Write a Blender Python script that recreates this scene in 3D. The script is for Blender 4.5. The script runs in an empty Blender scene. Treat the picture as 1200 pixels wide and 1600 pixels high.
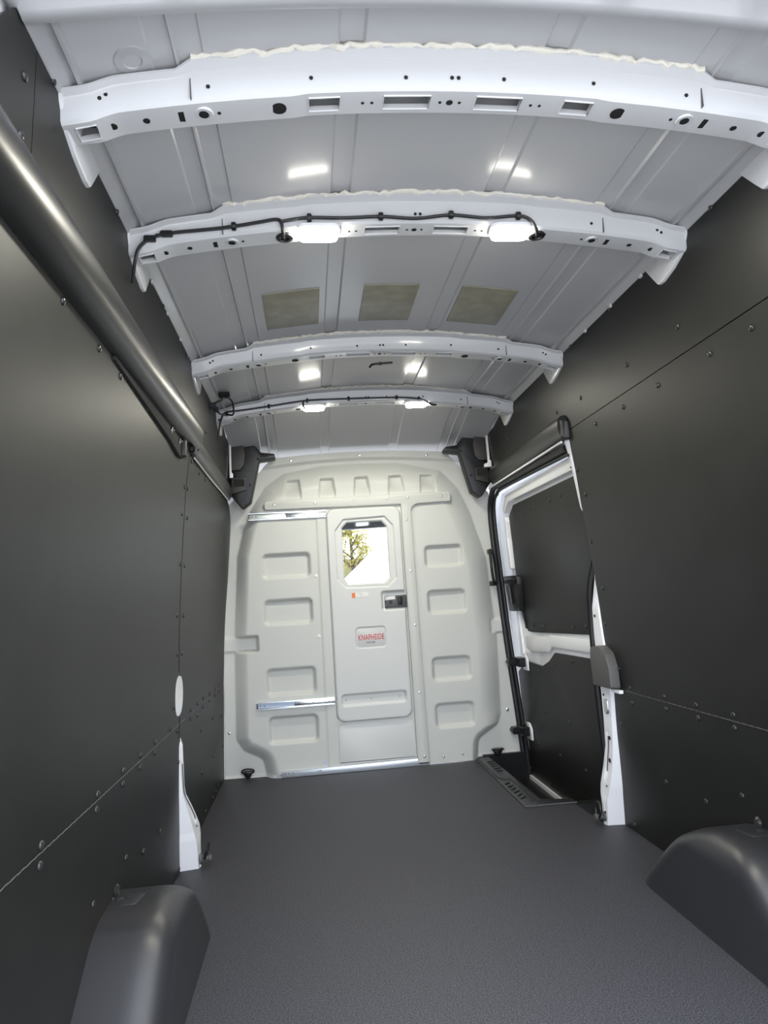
import bpy, math, random
import numpy as np
from mathutils import Vector, Matrix

# ------------------------------------------------------------------ camera, sky, lights, exposure
SC = bpy.context.scene
COL = SC.collection
random.seed(4)

def look_axes(yaw, pitch, roll):
    cy, sy, cp, sp = math.cos(yaw), math.sin(yaw), math.cos(pitch), math.sin(pitch)
    f = Vector((sy*cp, cy*cp, sp)); r = Vector((cy, -sy, 0)); u = r.cross(f)
    c, s = math.cos(roll), math.sin(roll)
    return r*c + u*s, u*c - r*s, f
_r, _u, _f = look_axes(0.112401, 0.122628, -0.063462)
cam = bpy.data.cameras.new('camera'); cam_o = bpy.data.objects.new('camera', cam); COL.objects.link(cam_o)
cam_o.matrix_world = Matrix(((_r.x, _u.x, -_f.x, -0.36036), (_r.y, _u.y, -_f.y, 0.0), (_r.z, _u.z, -_f.z, 1.01863), (0, 0, 0, 1)))
cam.sensor_fit = 'VERTICAL'; cam.sensor_height = 36.0; cam.lens = 1089.96/1600*36.0
cam.clip_start = 0.02; cam.clip_end = 500
SC.camera = cam_o

w = bpy.data.worlds.new('overcast_sky'); SC.world = w; w.use_nodes = True
bg = w.node_tree.nodes['Background']
bg.inputs['Color'].default_value = (0.84, 0.90, 1.0, 1)
bg.inputs['Strength'].default_value = 1.95
SC.view_settings.view_transform = 'Standard'; SC.view_settings.look = 'None'
SC.view_settings.gamma = 1.0; SC.view_settings.use_curve_mapping = False
SC.view_settings.exposure = 1.6
LAMP_POWER = 1.9
LAMP_COLOUR = (1.0, 0.965, 0.81)

# ------------------------------------------------------------------ materials
def mat(name, col, rough=0.5, metal=0.0, bump=None, speck=None, coat=0.0, spec=0.5):
    """bump=(scale, strength, distance); speck=(scale, other colour, low, high)"""
    m = bpy.data.materials.new(name); m.use_nodes = True
    nt = m.node_tree; b = nt.nodes['Principled BSDF']
    b.inputs['Base Color'].default_value = (*col, 1); b.inputs['Roughness'].default_value = rough
    b.inputs['Metallic'].default_value = metal; b.inputs['Coat Weight'].default_value = coat
    b.inputs['Specular IOR Level'].default_value = spec; b.inputs['Coat Roughness'].default_value = 0.08
    tc = nt.nodes.new('ShaderNodeTexCoord')
    if speck:
        n = nt.nodes.new('ShaderNodeTexNoise'); n.inputs['Scale'].default_value = speck[0]; n.inputs['Detail'].default_value = 3
        cr = nt.nodes.new('ShaderNodeValToRGB'); e = cr.color_ramp.elements
        e[0].position = speck[2]; e[0].color = (*col, 1); e[1].position = speck[3]; e[1].color = (*speck[1], 1)
        nt.links.new(tc.outputs['Object'], n.inputs['Vector']); nt.links.new(n.outputs['Fac'], cr.inputs['Fac'])
        nt.links.new(cr.outputs['Color'], b.inputs['Base Color'])
    if bump:
        n2 = nt.nodes.new('ShaderNodeTexNoise'); n2.inputs['Scale'].default_value = bump[0]; n2.inputs['Detail'].default_value = 2
        bp = nt.nodes.new('ShaderNodeBump'); bp.inputs['Strength'].default_value = bump[1]; bp.inputs['Distance'].default_value = bump[2]
        nt.links.new(tc.outputs['Object'], n2.inputs['Vector']); nt.links.new(n2.outputs['Fac'], bp.inputs['Height'])
        nt.links.new(bp.outputs['Normal'], b.inputs['Normal'])
    return m
def emit(name, col, s):
    m = bpy.data.materials.new(name); m.use_nodes = True; b = m.node_tree.nodes['Principled BSDF']
    b.inputs['Base Color'].default_value = (*col, 1); b.inputs['Emission Color'].default_value = (*col, 1); b.inputs['Emission Strength'].default_value = s
    return m
WHITE = mat('white_body_paint', (0.88, 0.88, 0.90), 0.28, coat=0.5)
BEAMW = mat('dimmed_white_beam_paint', (0.60, 0.60, 0.61), 0.28, coat=0.5)  # body white darkened in colour for the weaker light on the beams
ROOF = mat('shaded_white_roof_paint', (0.38, 0.38, 0.39), 0.30, coat=0.3)  # same white paint, greyed in colour for the dimmer light up here
SKIN = mat('shaded_roof_skin_paint', (0.44, 0.44, 0.45), 0.20, coat=0.0, spec=0.28)  # white paint again; the downward-facing skin's shade is put into the colour
PANEL = mat('black_panel_plastic', (0.0105, 0.0105, 0.0095), 0.45, bump=(700, 0.10, 0.0006), speck=(5.0, (0.0145, 0.0145, 0.0135), 0.35, 0.75), spec=0.30)
RIVET = mat('black_rivet_plastic', (0.022, 0.022, 0.021), 0.25)
FLOOR = mat('floor_mat', (0.021, 0.021, 0.026), 0.62, bump=(420, 0.25, 0.0012), speck=(270, (0.098, 0.098, 0.115), 0.44, 0.66))
ARCH = mat('wheel_arch_plastic', (0.021, 0.021, 0.024), 0.38, bump=(900, 0.10, 0.0005), spec=0.65)
BULK = mat('grey_bulkhead', (0.61, 0.615, 0.58), 0.42, bump=(520, 0.22, 0.0010))
DOORM = mat('grey_door_skin', (0.66, 0.665, 0.65), 0.45, bump=(700, 0.12, 0.0006))
BLACK = mat('black_plastic', (0.010, 0.010, 0.0105), 0.36, spec=0.35)
BLACKR = mat('black_rubber', (0.010, 0.010, 0.011), 0.45)
BROWN = mat('dusty_dark_plastic', (0.034, 0.030, 0.028), 0.5, bump=(300, 0.2, 0.001))
COVER = mat('satin_black_cover', (0.016, 0.016, 0.0155), 0.34)
GREYP = mat('grey_plastic', (0.085, 0.082, 0.080), 0.5)
LOCKG = mat('dark_grey_metal', (0.09, 0.09, 0.092), 0.42, 0.3)
STEEL = mat('zinc_steel', (0.72, 0.74, 0.75), 0.22, 1.0)
ALU = mat('aluminium_sill', (0.62, 0.66, 0.72), 0.30, 0.6)
DARK = mat('dark_hole', (0.008, 0.008, 0.008), 0.8)
KHAKI = mat('khaki_pad', (0.24, 0.225, 0.165), 0.42, bump=(60, 0.2, 0.001), speck=(18, (0.32, 0.30, 0.23), 0.35, 0.75))
CREAM = mat('cream_sealant', (0.74, 0.70, 0.62), 0.55, bump=(160, 0.5, 0.003))
PAPER = mat('white_label', (0.80, 0.80, 0.77), 0.5)
ORANGE = mat('orange_label', (0.85, 0.20, 0.03), 0.5)
RED = mat('red_lettering', (0.62, 0.035, 0.03), 0.5)
INK = mat('dark_lettering', (0.05, 0.05, 0.05), 0.5)
GLOW = emit('lamp_lens', (1.0, 0.97, 0.86), 19.0)
CABL = mat('white_cab_lamp', (0.85, 0.85, 0.85), 0.3)
BLUE = mat('blue_film', (0.50, 0.60, 0.78), 0.4)
GROUND = mat('pale_concrete', (0.46, 0.45, 0.43), 0.8, bump=(20, 0.2, 0.01))
BANK = mat('dry_grass_bank', (0.16, 0.135, 0.055), 0.9, bump=(3, 0.6, 0.2), speck=(2.2, (0.10, 0.095, 0.04), 0.4, 0.6))
LEAF = mat('yellow_green_leaf', (0.24, 0.205, 0.022), 0.6)
LEAF.node_tree.nodes['Principled BSDF'].inputs['Transmission Weight'].default_value = 0.0
BARK = mat('bark', (0.08, 0.05, 0.035), 0.85)
SHED = mat('white_shed_wall', (0.82, 0.82, 0.82), 0.6)
def glass():
    m = bpy.data.materials.new('clear_window_glass'); m.use_nodes = True; nt = m.node_tree; nt.nodes.clear()
    o = nt.nodes.new('ShaderNodeOutputMaterial'); t = nt.nodes.new('ShaderNodeBsdfTransparent'); g = nt.nodes.new('ShaderNodeBsdfGlossy')
    f = nt.nodes.new('ShaderNodeFresnel'); x = nt.nodes.new('ShaderNodeMixShader')
    t.inputs['Color'].default_value = (0.93, 0.95, 0.94, 1); g.inputs['Roughness'].default_value = 0.02; f.inputs['IOR'].default_value = 1.15
    nt.links.new(f.outputs[0], x.inputs[0]); nt.links.new(t.outputs[0], x.inputs[1]); nt.links.new(g.outputs[0], x.inputs[2]); nt.links.new(x.outputs[0], o.inputs[0])
    return m
GLASS = glass()

# ------------------------------------------------------------------ helpers
def wloc(o):
    v = Vector((0, 0, 0))
    while o: v += o.location; o = o.parent
    return v
def tag(o, label=None, cat=None, group=None, kind=None):
    if label: o['label'] = label
    if cat: o['category'] = cat
    if group: o['group'] = group
    if kind: o['kind'] = kind
    return o
def thing(name, label, cat, loc=(0, 0, 0), group=None):
    o = bpy.data.objects.new(name, None); COL.objects.link(o); o.location = loc; o.empty_display_size = 0.05
    return tag(o, label, cat, group)
def obj(name, vf, m, parent=None, smooth=True, angle=35):
    """world-space vertices; the object's origin goes to its parent's"""
    v, f = vf
    me = bpy.data.meshes.new(name)
    p = wloc(parent) if parent else Vector((0, 0, 0))
    me.from_pydata([(a[0]-p.x, a[1]-p.y, a[2]-p.z) for a in v], [], [tuple(int(i) for i in q) for q in f])
    me.materials.append(m); me.update()
    import bmesh
    bm = bmesh.new(); bm.from_mesh(me); bmesh.ops.remove_doubles(bm, verts=bm.verts, dist=1e-5)
    bmesh.ops.recalc_face_normals(bm, faces=bm.faces)
    if smooth:
        for fc in bm.faces: fc.smooth = True
        for e in bm.edges:
            if len(e.link_faces) == 2 and e.calc_face_angle(0) > math.radians(angle): e.smooth = False
    bm.to_mesh(me); bm.free()
    o = bpy.data.objects.new(name, me); COL.objects.link(o)
    if parent: o.parent = parent
    return o
def dup(o, name=None, parent=None, loc=None):
    c = o.copy(); COL.objects.link(c); c.parent = parent
    if loc is not None: c.location = loc
    for ch in o.children: dup(ch, parent=c)
    return c
class MB:
    def __init__(s): s.v = []; s.f = []
    def add(s, vf):
        n = len(s.v); s.v += [tuple(a) for a in vf[0]]; s.f += [tuple(i+n for i in q) for q in vf[1]]; return s
    def get(s): return s.v, s.f
def box(x0, x1, y0, y1, z0, z1, b=0.0):
    if b <= 0:
        v = [(x, y, z) for z in (z0, z1) for y in (y0, y1) for x in (x0, x1)]
        return v, [(0, 2, 3, 1), (4, 5, 7, 6), (0, 1, 5, 4), (2, 6, 7, 3), (0, 4, 6, 2), (1, 3, 7, 5)]
    # bevelled box: three-way inset corners
    v = []; idx = {}
    lo, hi = (x0, y0, z0), (x1, y1, z1)
    for cx in (0, 1):
        for cy in (0, 1):
            for cz in (0, 1):
                c = [(hi if k else lo)[i] for i, k in enumerate((cx, cy, cz))]
                sg = [-1 if k else 1 for k in (cx, cy, cz)]
                for ax in range(3):
                    p = [c[i] + (0 if i == ax else sg[i]*b) for i in range(3)]
                    idx[cx, cy, cz, ax] = len(v); v.append(tuple(p))
    I = lambda *k: idx[k]; f = []
    for ax in range(3):
        o1, o2 = [i for i in range(3) if i != ax]
        for s in (0, 1):
            q = []
            for a, c in ((0, 0), (1, 0), (1, 1), (0, 1)):
                k = [0, 0, 0]; k[ax] = s; k[o1] = a; k[o2] = c; q.append(idx[k[0], k[1], k[2], ax])
            f.append(tuple(q))
        for a in (0, 1):
            for c in (0, 1):
                k0 = [0, 0, 0]; k0[o1] = a; k0[o2] = c; k1 = list(k0); k1[ax] = 1
                f.append((idx[(*k0, o1)], idx[(*k1, o1)], idx[(*k1, o2)], idx[(*k0, o2)]))
    for cx in (0, 1):
        for cy in (0, 1):
            for cz in (0, 1): f.append(tuple(idx[cx, cy, cz, a] for a in range(3)))
    return v, f
def tube(path, r, n=10, caps=True):
    P = [Vector(p) for p in path]; v = []; f = []; prev = None
    R = r if isinstance(r, (list, tuple)) else [r]*len(P)
    for i, p in enumerate(P):
        t = (P[min(i+1, len(P)-1)] - P[max(i-1, 0)]).normalized()
        if prev is None:
            a = Vector((0, 0, 1)) if abs(t.z) < 0.9 else Vector((1, 0, 0)); prev = t.cross(a).normalized()
        e = (prev - t*prev.dot(t)).normalized(); g = t.cross(e); prev = e
        for k in range(n):
            an = 2*math.pi*k/n; v.append(tuple(p + (e*math.cos(an) + g*math.sin(an))*R[i]))
    for i in range(len(P)-1):
        for k in range(n):
            f.append((i*n+k, i*n+(k+1) % n, (i+1)*n+(k+1) % n, (i+1)*n+k))
    if caps: f.append(tuple(range(n-1, -1, -1))); f.append(tuple((len(P)-1)*n+k for k in range(n)))
    return v, f
def smooth_path(P, k=6):
    P = [Vector(p) for p in P]; out = []
    for i in range(len(P)-1):
        a, b, c, d = P[max(i-1, 0)], P[i], P[i+1], P[min(i+2, len(P)-1)]
        for j in range(k):
            t = j/k; out.append(0.5*((2*b) + (c-a)*t + (2*a-5*b+4*c-d)*t*t + (3*b-a-3*c+d)*t**3))
    out.append(P[-1]); return [tuple(p) for p in out]
def lathe(prof, origin, axis, n=14):
    """prof: (radius, height along axis)"""
    a = Vector(axis).normalized(); e = a.orthogonal().normalized(); g = a.cross(e); o = Vector(origin); v = []; f = []
    for (r, h) in prof:
        for k in range(n):
            an = 2*math.pi*k/n; v.append(tuple(o + a*h + (e*math.cos(an)+g*math.sin(an))*r))
    for i in range(len(prof)-1):
        for k in range(n): f.append((i*n+k, i*n+(k+1) % n, (i+1)*n+(k+1) % n, (i+1)*n+k))
    f.append(tuple(range(n-1, -1, -1))); f.append(tuple((len(prof)-1)*n+k for k in range(n)))
    return v, f
def area2(p): return sum(p[i][0]*p[(i+1) % len(p)][1]-p[(i+1) % len(p)][0]*p[i][1] for i in range(len(p)))
def inset(p, d):
    n = len(p); out = []; s = 1 if area2(p) > 0 else -1
    for i in range(n):
        a, b, c = (Vector(p[i-1]), Vector(p[i]), Vector(p[(i+1) % n]))
        e1 = (b-a).normalized(); e2 = (c-b).normalized()
        n1 = Vector((-e1.y, e1.x))*s; n2 = Vector((-e2.y, e2.x))*s
        m = (n1+n2); k = 1+n1.dot(n2); out.append(tuple(b + m*(d/max(k, 0.25))))
    return out
def round_poly(p, r, k=4):
    n = len(p); out = []
    R = r if isinstance(r, (list, tuple)) else [r]*n
    for i in range(n):
        a, b, c = Vector(p[i-1]), Vector(p[i]), Vector(p[(i+1) % n])
        if R[i] <= 0: out.append(tuple(b)); continue
        d1 = (a-b).normalized(); d2 = (c-b).normalized()
        ang = d1.angle(d2); t = min(R[i]/math.tan(ang/2), (a-b).length*0.49, (c-b).length*0.49)
        q0, q1 = b+d1*t, b+d2*t
        for j in range(k+1):
            s = j/k; out.append(tuple(q0*(1-s)**2 + b*2*s*(1-s) + q1*s*s))
    return out
def slab(poly, d0, d1, mp, bev=0.0):
    """solid from a 2-D outline between depths d0 (back) and d1 (front, bevelled); mp(a, b, d) gives the point"""
    n = len(poly); rings = [(poly, d0)]
    if bev > 0:
        s = 1 if d1 > d0 else -1
        rings += [(poly, d1-s*bev), (inset(poly, bev*0.3), d1-s*bev*0.3), (inset(poly, bev), d1)]
    else: rings.append((poly, d1))
    v = []; f = []
    for q, d in rings: v += [tuple(mp(a, b, d)) for a, b in q]
    for i in range(len(rings)-1):
        for k in range(n): f.append((i*n+k, i*n+(k+1) % n, (i+1)*n+(k+1) % n, (i+1)*n+k))
    f.append(tuple(range(n-1, -1, -1))); f.append(tuple((len(rings)-1)*n+k for k in range(n)))
    return v, f
XZ = lambda a, b, d: (a, d, b)
XY = lambda a, b, d: (a, b, d)
YZ = lambda a, b, d: (d, a, b)
def extrude(prof, stations, closed=False):
    """prof(t) -> list of points for every station t"""
    rows = [prof(t) for t in stations]; n = len(rows[0]); v = [p for r in rows for p in r]; f = []
    for i in range(len(rows)-1):
        for k in range(n if closed else n-1):
            f.append((i*n+k, i*n+(k+1) % n, (i+1)*n+(k+1) % n, (i+1)*n+k))
    if closed: f.append(tuple(range(n-1, -1, -1))); f.append(tuple((len(rows)-1)*n+k for k in range(n)))
    return v, f
def sstep(a, b, x): t = np.clip((x-a)/(b-a), 0, 1); return t*t*(3-2*t)
def sd_rrect(x, z, x0, x1, z0, z1, r):
    qx = np.abs(x-(x0+x1)/2)-(x1-x0)/2+r; qz = np.abs(z-(z0+z1)/2)-(z1-z0)/2+r
    return np.minimum(np.maximum(qx, qz), 0)+np.hypot(np.maximum(qx, 0), np.maximum(qz, 0))-r
def sd_poly(x, z, P):
    P = np.array(P); d = np.full(x.shape, 1e9); s = np.ones(x.shape)
    for i in range(len(P)):
        a, b = P[i], P[i-1]; ex, ez = b-a; wx_, wz_ = x-a[0], z-a[1]
        t = np.clip((wx_*ex+wz_*ez)/(ex*ex+ez*ez+1e-12), 0, 1)
        d = np.minimum(d, (wx_-ex*t)**2+(wz_-ez*t)**2)
        c1 = z >= a[1]; c2 = z < b[1]; c3 = ex*wz_ > ez*wx_
        s = np.where((c1 & c2 & c3) | (~c1 & ~c2 & ~c3), -s, s)
    return s*np.sqrt(d)
def relief(x0, x1, z0, z1, step, yfun, sd):
    """grid in XZ with y = yfun(x, z), kept where sd(x, z) < 0, the border snapped onto sd = 0"""
    nx = int(round((x1-x0)/step))+1; nz = int(round((z1-z0)/step))+1
    X, Z = np.meshgrid(np.linspace(x0, x1, nx), np.linspace(z0, z1, nz))
    D = sd(X, Z); keep = (D[:-1, :-1] < 0) | (D[1:, :-1] < 0) | (D[:-1, 1:] < 0) | (D[1:, 1:] < 0)
    h = 1e-4
    for _ in range(2):
        D = sd(X, Z); gx = (sd(X+h, Z)-D)/h; gz = (sd(X, Z+h)-D)/h; g = np.maximum(gx*gx+gz*gz, 0.2)
        o = D > 0; X = np.where(o, X-gx*D/g, X); Z = np.where(o, Z-gz*D/g, Z)
    Y = yfun(X, Z); idx = -np.ones(X.shape, int)
    used = np.zeros(X.shape, bool)
    used[:-1, :-1] |= keep; used[1:, :-1] |= keep; used[:-1, 1:] |= keep; used[1:, 1:] |= keep
    idx[used] = np.arange(used.sum())
    V = np.stack([X[used], Y[used], Z[used]], 1)
    j, i = np.nonzero(keep)
    F = np.stack([idx[j, i], idx[j, i+1], idx[j+1, i+1], idx[j+1, i]], 1)
    return V, F
def relief_obj(name, vf, m, parent):
    V, F = vf; me = bpy.data.meshes.new(name); p = wloc(parent) if parent else Vector((0, 0, 0))
    me.from_pydata((V-np.array(p)).tolist(), [], F.tolist()); me.materials.append(m)
    me.polygons.foreach_set('use_smooth', [True]*len(me.polygons)); me.update()
    o = bpy.data.objects.new(name, me); COL.objects.link(o)
    if parent: o.parent = parent
    return o
def text(name, s, size, m, parent, loc, sx=1.0):
    c = bpy.data.curves.new(name, 'FONT'); c.body = s; c.size = size; c.extrude = 0.0008; c.align_x = 'CENTER'; c.align_y = 'CENTER'; c.offset = size*0.008; c.space_character = 1.06
    t = bpy.data.objects.new(name, c); COL.objects.link(t); c.materials.append(m)
    p = wloc(parent); t.parent = parent; t.location = Vector(loc)-p; t.rotation_euler = (math.pi/2, 0, 0); t.scale = (sx, 1, 1)
    return t

# the wall's inner face: half-width by height
ZP = [-.2, 0, .3, .586, .9, 1.2, 1.6, 1.75, 2.0, 2.1]; XP = [.93, .925, .905, .882, .878, .857, .828, .815, .805, .80]
_zz = np.arange(-.4, 2.4, .01); _xx = np.interp(_zz, [-.4]+ZP[1:]+[2.4], [.94]+XP[1:]+[.78]); _k = np.exp(-(np.arange(-40, 41)*.01/.13)**2/2); _k /= _k.sum()
_xs = np.convolve(np.pad(_xx, 40, mode='edge'), _k, mode='valid')
wx = lambda z: float(np.interp(z, _zz, _xs))
xd = lambda z: float(np.interp(z, [-.2, .8, 1.55, 1.75], [.955, .955, .905, .89]))

# ------------------------------------------------------------------ floor
def floor_poly():
    return [(-.93, .95), (.93, .95), (.93, 3.00), (.85, 3.03), (.835, 3.345), (.69, 3.40), (.69, 4.44), (-.93, 4.44)]
fl = obj('floor', slab(floor_poly(), -.03, 0.0, XY, 0.002), FLOOR, None); tag(fl, kind='structure')
tag(fl, 'dark grey speckled cargo floor mat')
well = MB().add(box(.66, .99, 3.30, 4.46, -.17, -.15)).add(box(.66, .985, 4.40, 4.44, -.15, .012)).add(box(.66, .689, 3.36, 4.44, -.15, -.004)).add(box(.69, .985, 3.33, 3.385, -.15, -.004))
obj('step_well', well.get(), BLACK, fl, smooth=False)
obj('sill_edge', box(.942, .956, 3.38, 4.40, -.15, -.128), WHITE, fl, smooth=False)

# ------------------------------------------------------------------ walls
def sheet(rows, side, thick=0.006, off=0.0, ny=3):
    """rows: (z, y_rear, y_front); a curved panel that follows the wall"""
    v = []; f = []; n = ny+1
    for layer in (off, off+thick):
        for z, a, b in rows:
            for k in range(n): v.append((side*(wx(z)+layer), a+(b-a)*k/ny, z))
    m = len(rows); g = lambda l, i, k: l*m*n+i*n+k
    for i in range(m-1):
        for k in range(ny):
            for l in (0, 1): f.append((g(l, i, k), g(l, i, k+1), g(l, i+1, k+1), g(l, i+1, k)))
        for k in (0, ny): f.append((g(0, i, k), g(0, i+1, k), g(1, i+1, k), g(1, i, k)))
    for i in (0, m-1):
        for k in range(ny): f.append((g(0, i, k), g(0, i, k+1), g(1, i, k+1), g(1, i, k)))
    return v, f
def rows(z0, z1, rear, front, n=60):
    r = lambda q, z: q if isinstance(q, (int, float)) else float(np.interp(z, q[0], q[1]))
    return [(z, r(rear, z), r(front, z)) for z in np.linspace(z0, z1, n)]
_riv = None
def rivets(panel, pts, side, xf=wx):
    global _riv
    for y, z in pts:
        if _riv is None:
            prof = [(.0095, 0), (.0095, .0012), (.0082, .0032), (.0050, .0048), (.0, .0052)]
            _riv = obj('rivet', lathe(prof[:-1]+[(.0012, .0052)], (0, 0, 0), (1, 0, 0), 10), RIVET, panel); o = _riv
        else:
            o = _riv.copy(); COL.objects.link(o); o.parent = panel
        slope = (xf(z+.02)-xf(z-.02))/.04
        o.location = (side*(xf(z)-.0002), y, z)
        d = Vector((-side, 0, slope)).normalized()
        o.rotation_mode = 'QUATERNION'; o.rotation_quaternion = Vector((1, 0, 0)).rotation_difference(d)
G = .0018
def body_sheet(side, y0, y1, z0, z1):
    return sheet(rows(z0, z1, y0, y1, 40), side, .004, .022, 2)

wl = obj('wall_left', body_sheet(-1, 1.0, 4.44, -.03, 2.07), WHITE, None); tag(wl, 'white body side behind black lining panels', kind='structure')
HZ = [.694-.076*math.cos(a) for a in np.linspace(0, math.pi, 15)]; HQ = [math.sin(a)**.7 for a in np.linspace(0, math.pi, 15)]
p = obj('wall_panel', sheet(rows(.586+G, 1.70, 1.06, ([.586]+HZ+[1.3, 1.5, 1.70], [2.845]+[2.838-.082*q for q in HQ]+[2.822, 2.836, 2.90]), 150), -1), PANEL, wl)
rivets(p, [(1.394, 1.65), (1.641, 1.643), (1.828, 1.637), (2.125, 1.637), (2.348, 1.634), (2.805, 1.506), (2.778, 1.395), (2.795, 1.2), (2.769, 1.002), (2.785, .855), (1.438, .6), (1.791, .6), (2.022, .601), (2.217, .601), (2.418, .601), (2.662, .6), (2.726, .667)], -1)
p = obj('wall_panel', sheet(rows(.0, .586-G, 1.06, ([0, .3, .586], [3.0, 2.92, 2.845]), 30), -1), PANEL, wl)
rivets(p, [(1.436, .564), (1.785, .567), (2.02, .567), (2.214, .567), (2.413, .568), (2.802, .569), (2.56, .281), (2.308, .299), (2.093, .354), (1.801, .351), (1.982, .288), (2.955, .02), (2.845, .446)], -1)
p = obj('wall_panel', sheet(rows(.586+G, 1.675, ([.586]+HZ+[1.3, 1.5, 1.7], [2.850]+[2.842+.085*q for q in HQ]+[2.826, 2.840, 2.905]), ([.586, .8, 1.0, 1.2, 1.5, 1.58, 1.64, 1.675], [4.235, 4.268, 4.33, 4.40, 4.43, 4.40, 4.31, 4.10]), 150), -1), PANEL, wl)
rivets(p, [(2.878, 1.51), (2.894, 1.392), (2.886, 1.199), (2.906, 1.0), (2.884, .852), (2.934, 1.636), (3.144, 1.623), (3.335, 1.628), (3.6, 1.628), (3.907, 1.638), (3.095, .603), (3.277, .604), (3.443, .605), (3.654, .599), (3.87, .599), (4.029, .6)], -1)
p = obj('wall_panel', sheet(rows(.0, .586-G, ([0, .05, .125, .2, .276, .486, .515, .586], [3.25, 3.25, 3.20, 3.11, 3.0, 2.949, 2.852, 2.850]), ([0, .4, .586], [4.43, 4.30, 4.235]), 90), -1), PANEL, wl)
rivets(p, [(3.097, .566), (3.402, .466), (3.281, .551), (3.447, .566), (3.659, .567), (3.849, .568), (4.033, .569), (3.79, .46), (4.178, .409), (3.884, .252), (3.487, .257), (4.3, .22), (4.041, .032), (4.148, .035), (3.914, .035), (3.664, .035)], -1)
p = obj('wall_panel', sheet(rows(1.675+G, 2.055, 1.205, 4.34, 30), -1), PANEL, wl)
rivets(p, [(1.284, 2.045), (1.731, 2.04), (1.947, 1.815), (2.752, 2.025), (3.85, 1.933), (3.3, 1.85), (2.3, 2.035)], -1)
p = obj('wall_panel', sheet(rows(1.70+G, 2.05, ([1.7, 1.98, 2.05], [1.06, 1.06, 1.12]), 1.205-.003, 30), -1), PANEL, wl)
rivets(p, [(1.159, 1.952), (1.157, 1.84)], -1)

wr = obj('wall_right', sheet(rows(-.03, 2.07, 1.0, ([-.03, .88, 1.02, 1.33, 1.45, 2.07], [3.03, 3.03, 2.94, 2.94, 2.99, 3.03]), 80), 1, .004, .022, 2), WHITE, None); tag(wr, 'white body side behind black lining panels, sliding door side', kind='structure')
obj('upper_body_side', sheet(rows(1.66, 2.07, 3.03, 4.44, 20), 1, .004, .022, 2), WHITE, wr)
p = obj('wall_panel', sheet(rows(.586+G, 1.708-G, 1.06, ([.58, .60, .763, 1.05, 1.1, 1.316, 1.511, 1.70], [2.875, 2.878, 2.913, 2.918, 2.920, 2.929, 2.933, 2.945]), 110), 1), PANEL, wr)
rivets(p, [(1.642, 1.66), (1.835, 1.66), (2.14, 1.662), (2.399, 1.662), (2.65, 1.663), (2.91, 1.522), (2.869, 1.406), (2.892, 1.205), (2.854, 1.002), (2.88, .85), (2.806, .671), (2.722, .604), (2.451, .605), (2.24, .605), (2.035, .606)], 1)
p = obj('wall_panel', sheet(rows(.0, .586-G, 1.06, ([0, .3, .586], [3.02, 2.94, 2.878]), 30), 1), PANEL, wr)
rivets(p, [(2.721, .545), (2.449, .562), (2.239, .564), (2.039, .566), (2.544, .285), (2.283, .287), (2.064, .363), (2.889, .029), (2.86, .439)], 1)
p = obj('wall_panel', sheet(rows(1.708+G, 2.055, 1.06, 4.34, 30), 1), PANEL, wr)
rivets(p, [(1.714, 2.04), (2.072, 2.036), (2.381, 2.036), (2.775, 2.038), (1.968, 1.797), (2.32, 1.796), (2.752, 1.802), (3.034, 1.816), (3.81, 1.876)], 1)

obj('outer_skin', box(1.005, 1.015, .95, 4.65, -.35, 2.09), WHITE, wr, smooth=False)  # unseen van exterior on both sides, put in to keep sky light out
obj('outer_skin', box(-1.015, -1.005, .95, 4.65, -.35, 2.09), WHITE, wl, smooth=False)
obj('light_gap_panel', box(.60, 1.02, 4.61, 4.63, -.17, 2.07), WHITE, wr, smooth=False)  # unseen panel, added and widened to block light coming from the cab
obj('light_gap_panel', box(-1.0, -.80, 4.455, 4.475, -.05, 2.07), WHITE, wl, smooth=False)  # unseen panel added to stop light leaking past the bulkhead flange

# white steel pillars that show between the panels
def pillar_rings(side, data, gz=None):
    """data: (z, inner half-width, y_rear on wall, y_corner, y_front); gz: height range of the pressed groove"""
    v = []; f = []; A = np.array(data); Z = sorted(set(np.round(np.linspace(A[0, 0], A[-1, 0], 90), 4).tolist()+A[:, 0].tolist()))
    for z in Z:
        xi, ya, yc, yf = (float(np.interp(z, A[:, 0], A[:, k])) for k in (1, 2, 3, 4))
        g = .014*float(sstep(gz[0], gz[0]+.03, z)*sstep(gz[1], gz[1]-.03, z)) if gz else 0.0
        w0 = wx(z)+.012; y1 = ya+.012+(yc-ya-.02)*.38; y2 = ya+.012+(yc-ya-.02)*.82
        v += [(side*w0, ya, z), (side*(xi+.006), ya+.012, z), (side*(xi+.003), y1, z), (side*(xi+.003+g), y1+.006, z), (side*(xi+g), y2-.006, z), (side*xi, y2, z), (side*xi, yc, z), (side*(xi+.012), yc+.012, z), (side*(w0+.02), yf, z)]
    n = 9
    for i in range(len(Z)-1):
        for k in range(n-1): f.append((i*n+k, i*n+k+1, (i+1)*n+k+1, (i+1)*n+k))
    f.append(tuple(range(n))); f.append(tuple((len(Z)-1)*n+k for k in range(n)))
    return v, f
lp = obj('body_pillar', pillar_rings(-1, [(0.0, .847, 2.98, 3.03, 3.08), (.10, .847, 2.955, 3.03, 3.08), (.118, .849, 2.95, 3.045, 3.10), (.15, .855, 2.945, 3.065, 3.12), (.20, .864, 2.93, 3.03, 3.09), (.25, .874, 2.915, 2.99, 3.05), (.305, .884, 2.895, 2.935, 2.99), (.34, .886, 2.885, 2.922, 2.97), (.50, .884, 2.842, 2.898, 2.96), (.56, .893, 2.842, 2.86, 2.96)], (.17, .44)), WHITE, wl)
obj('body_pillar', sheet(rows(.585, .80, 2.70, 2.98, 8), -1, .004, .0012, 2), WHITE, wl)
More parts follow.
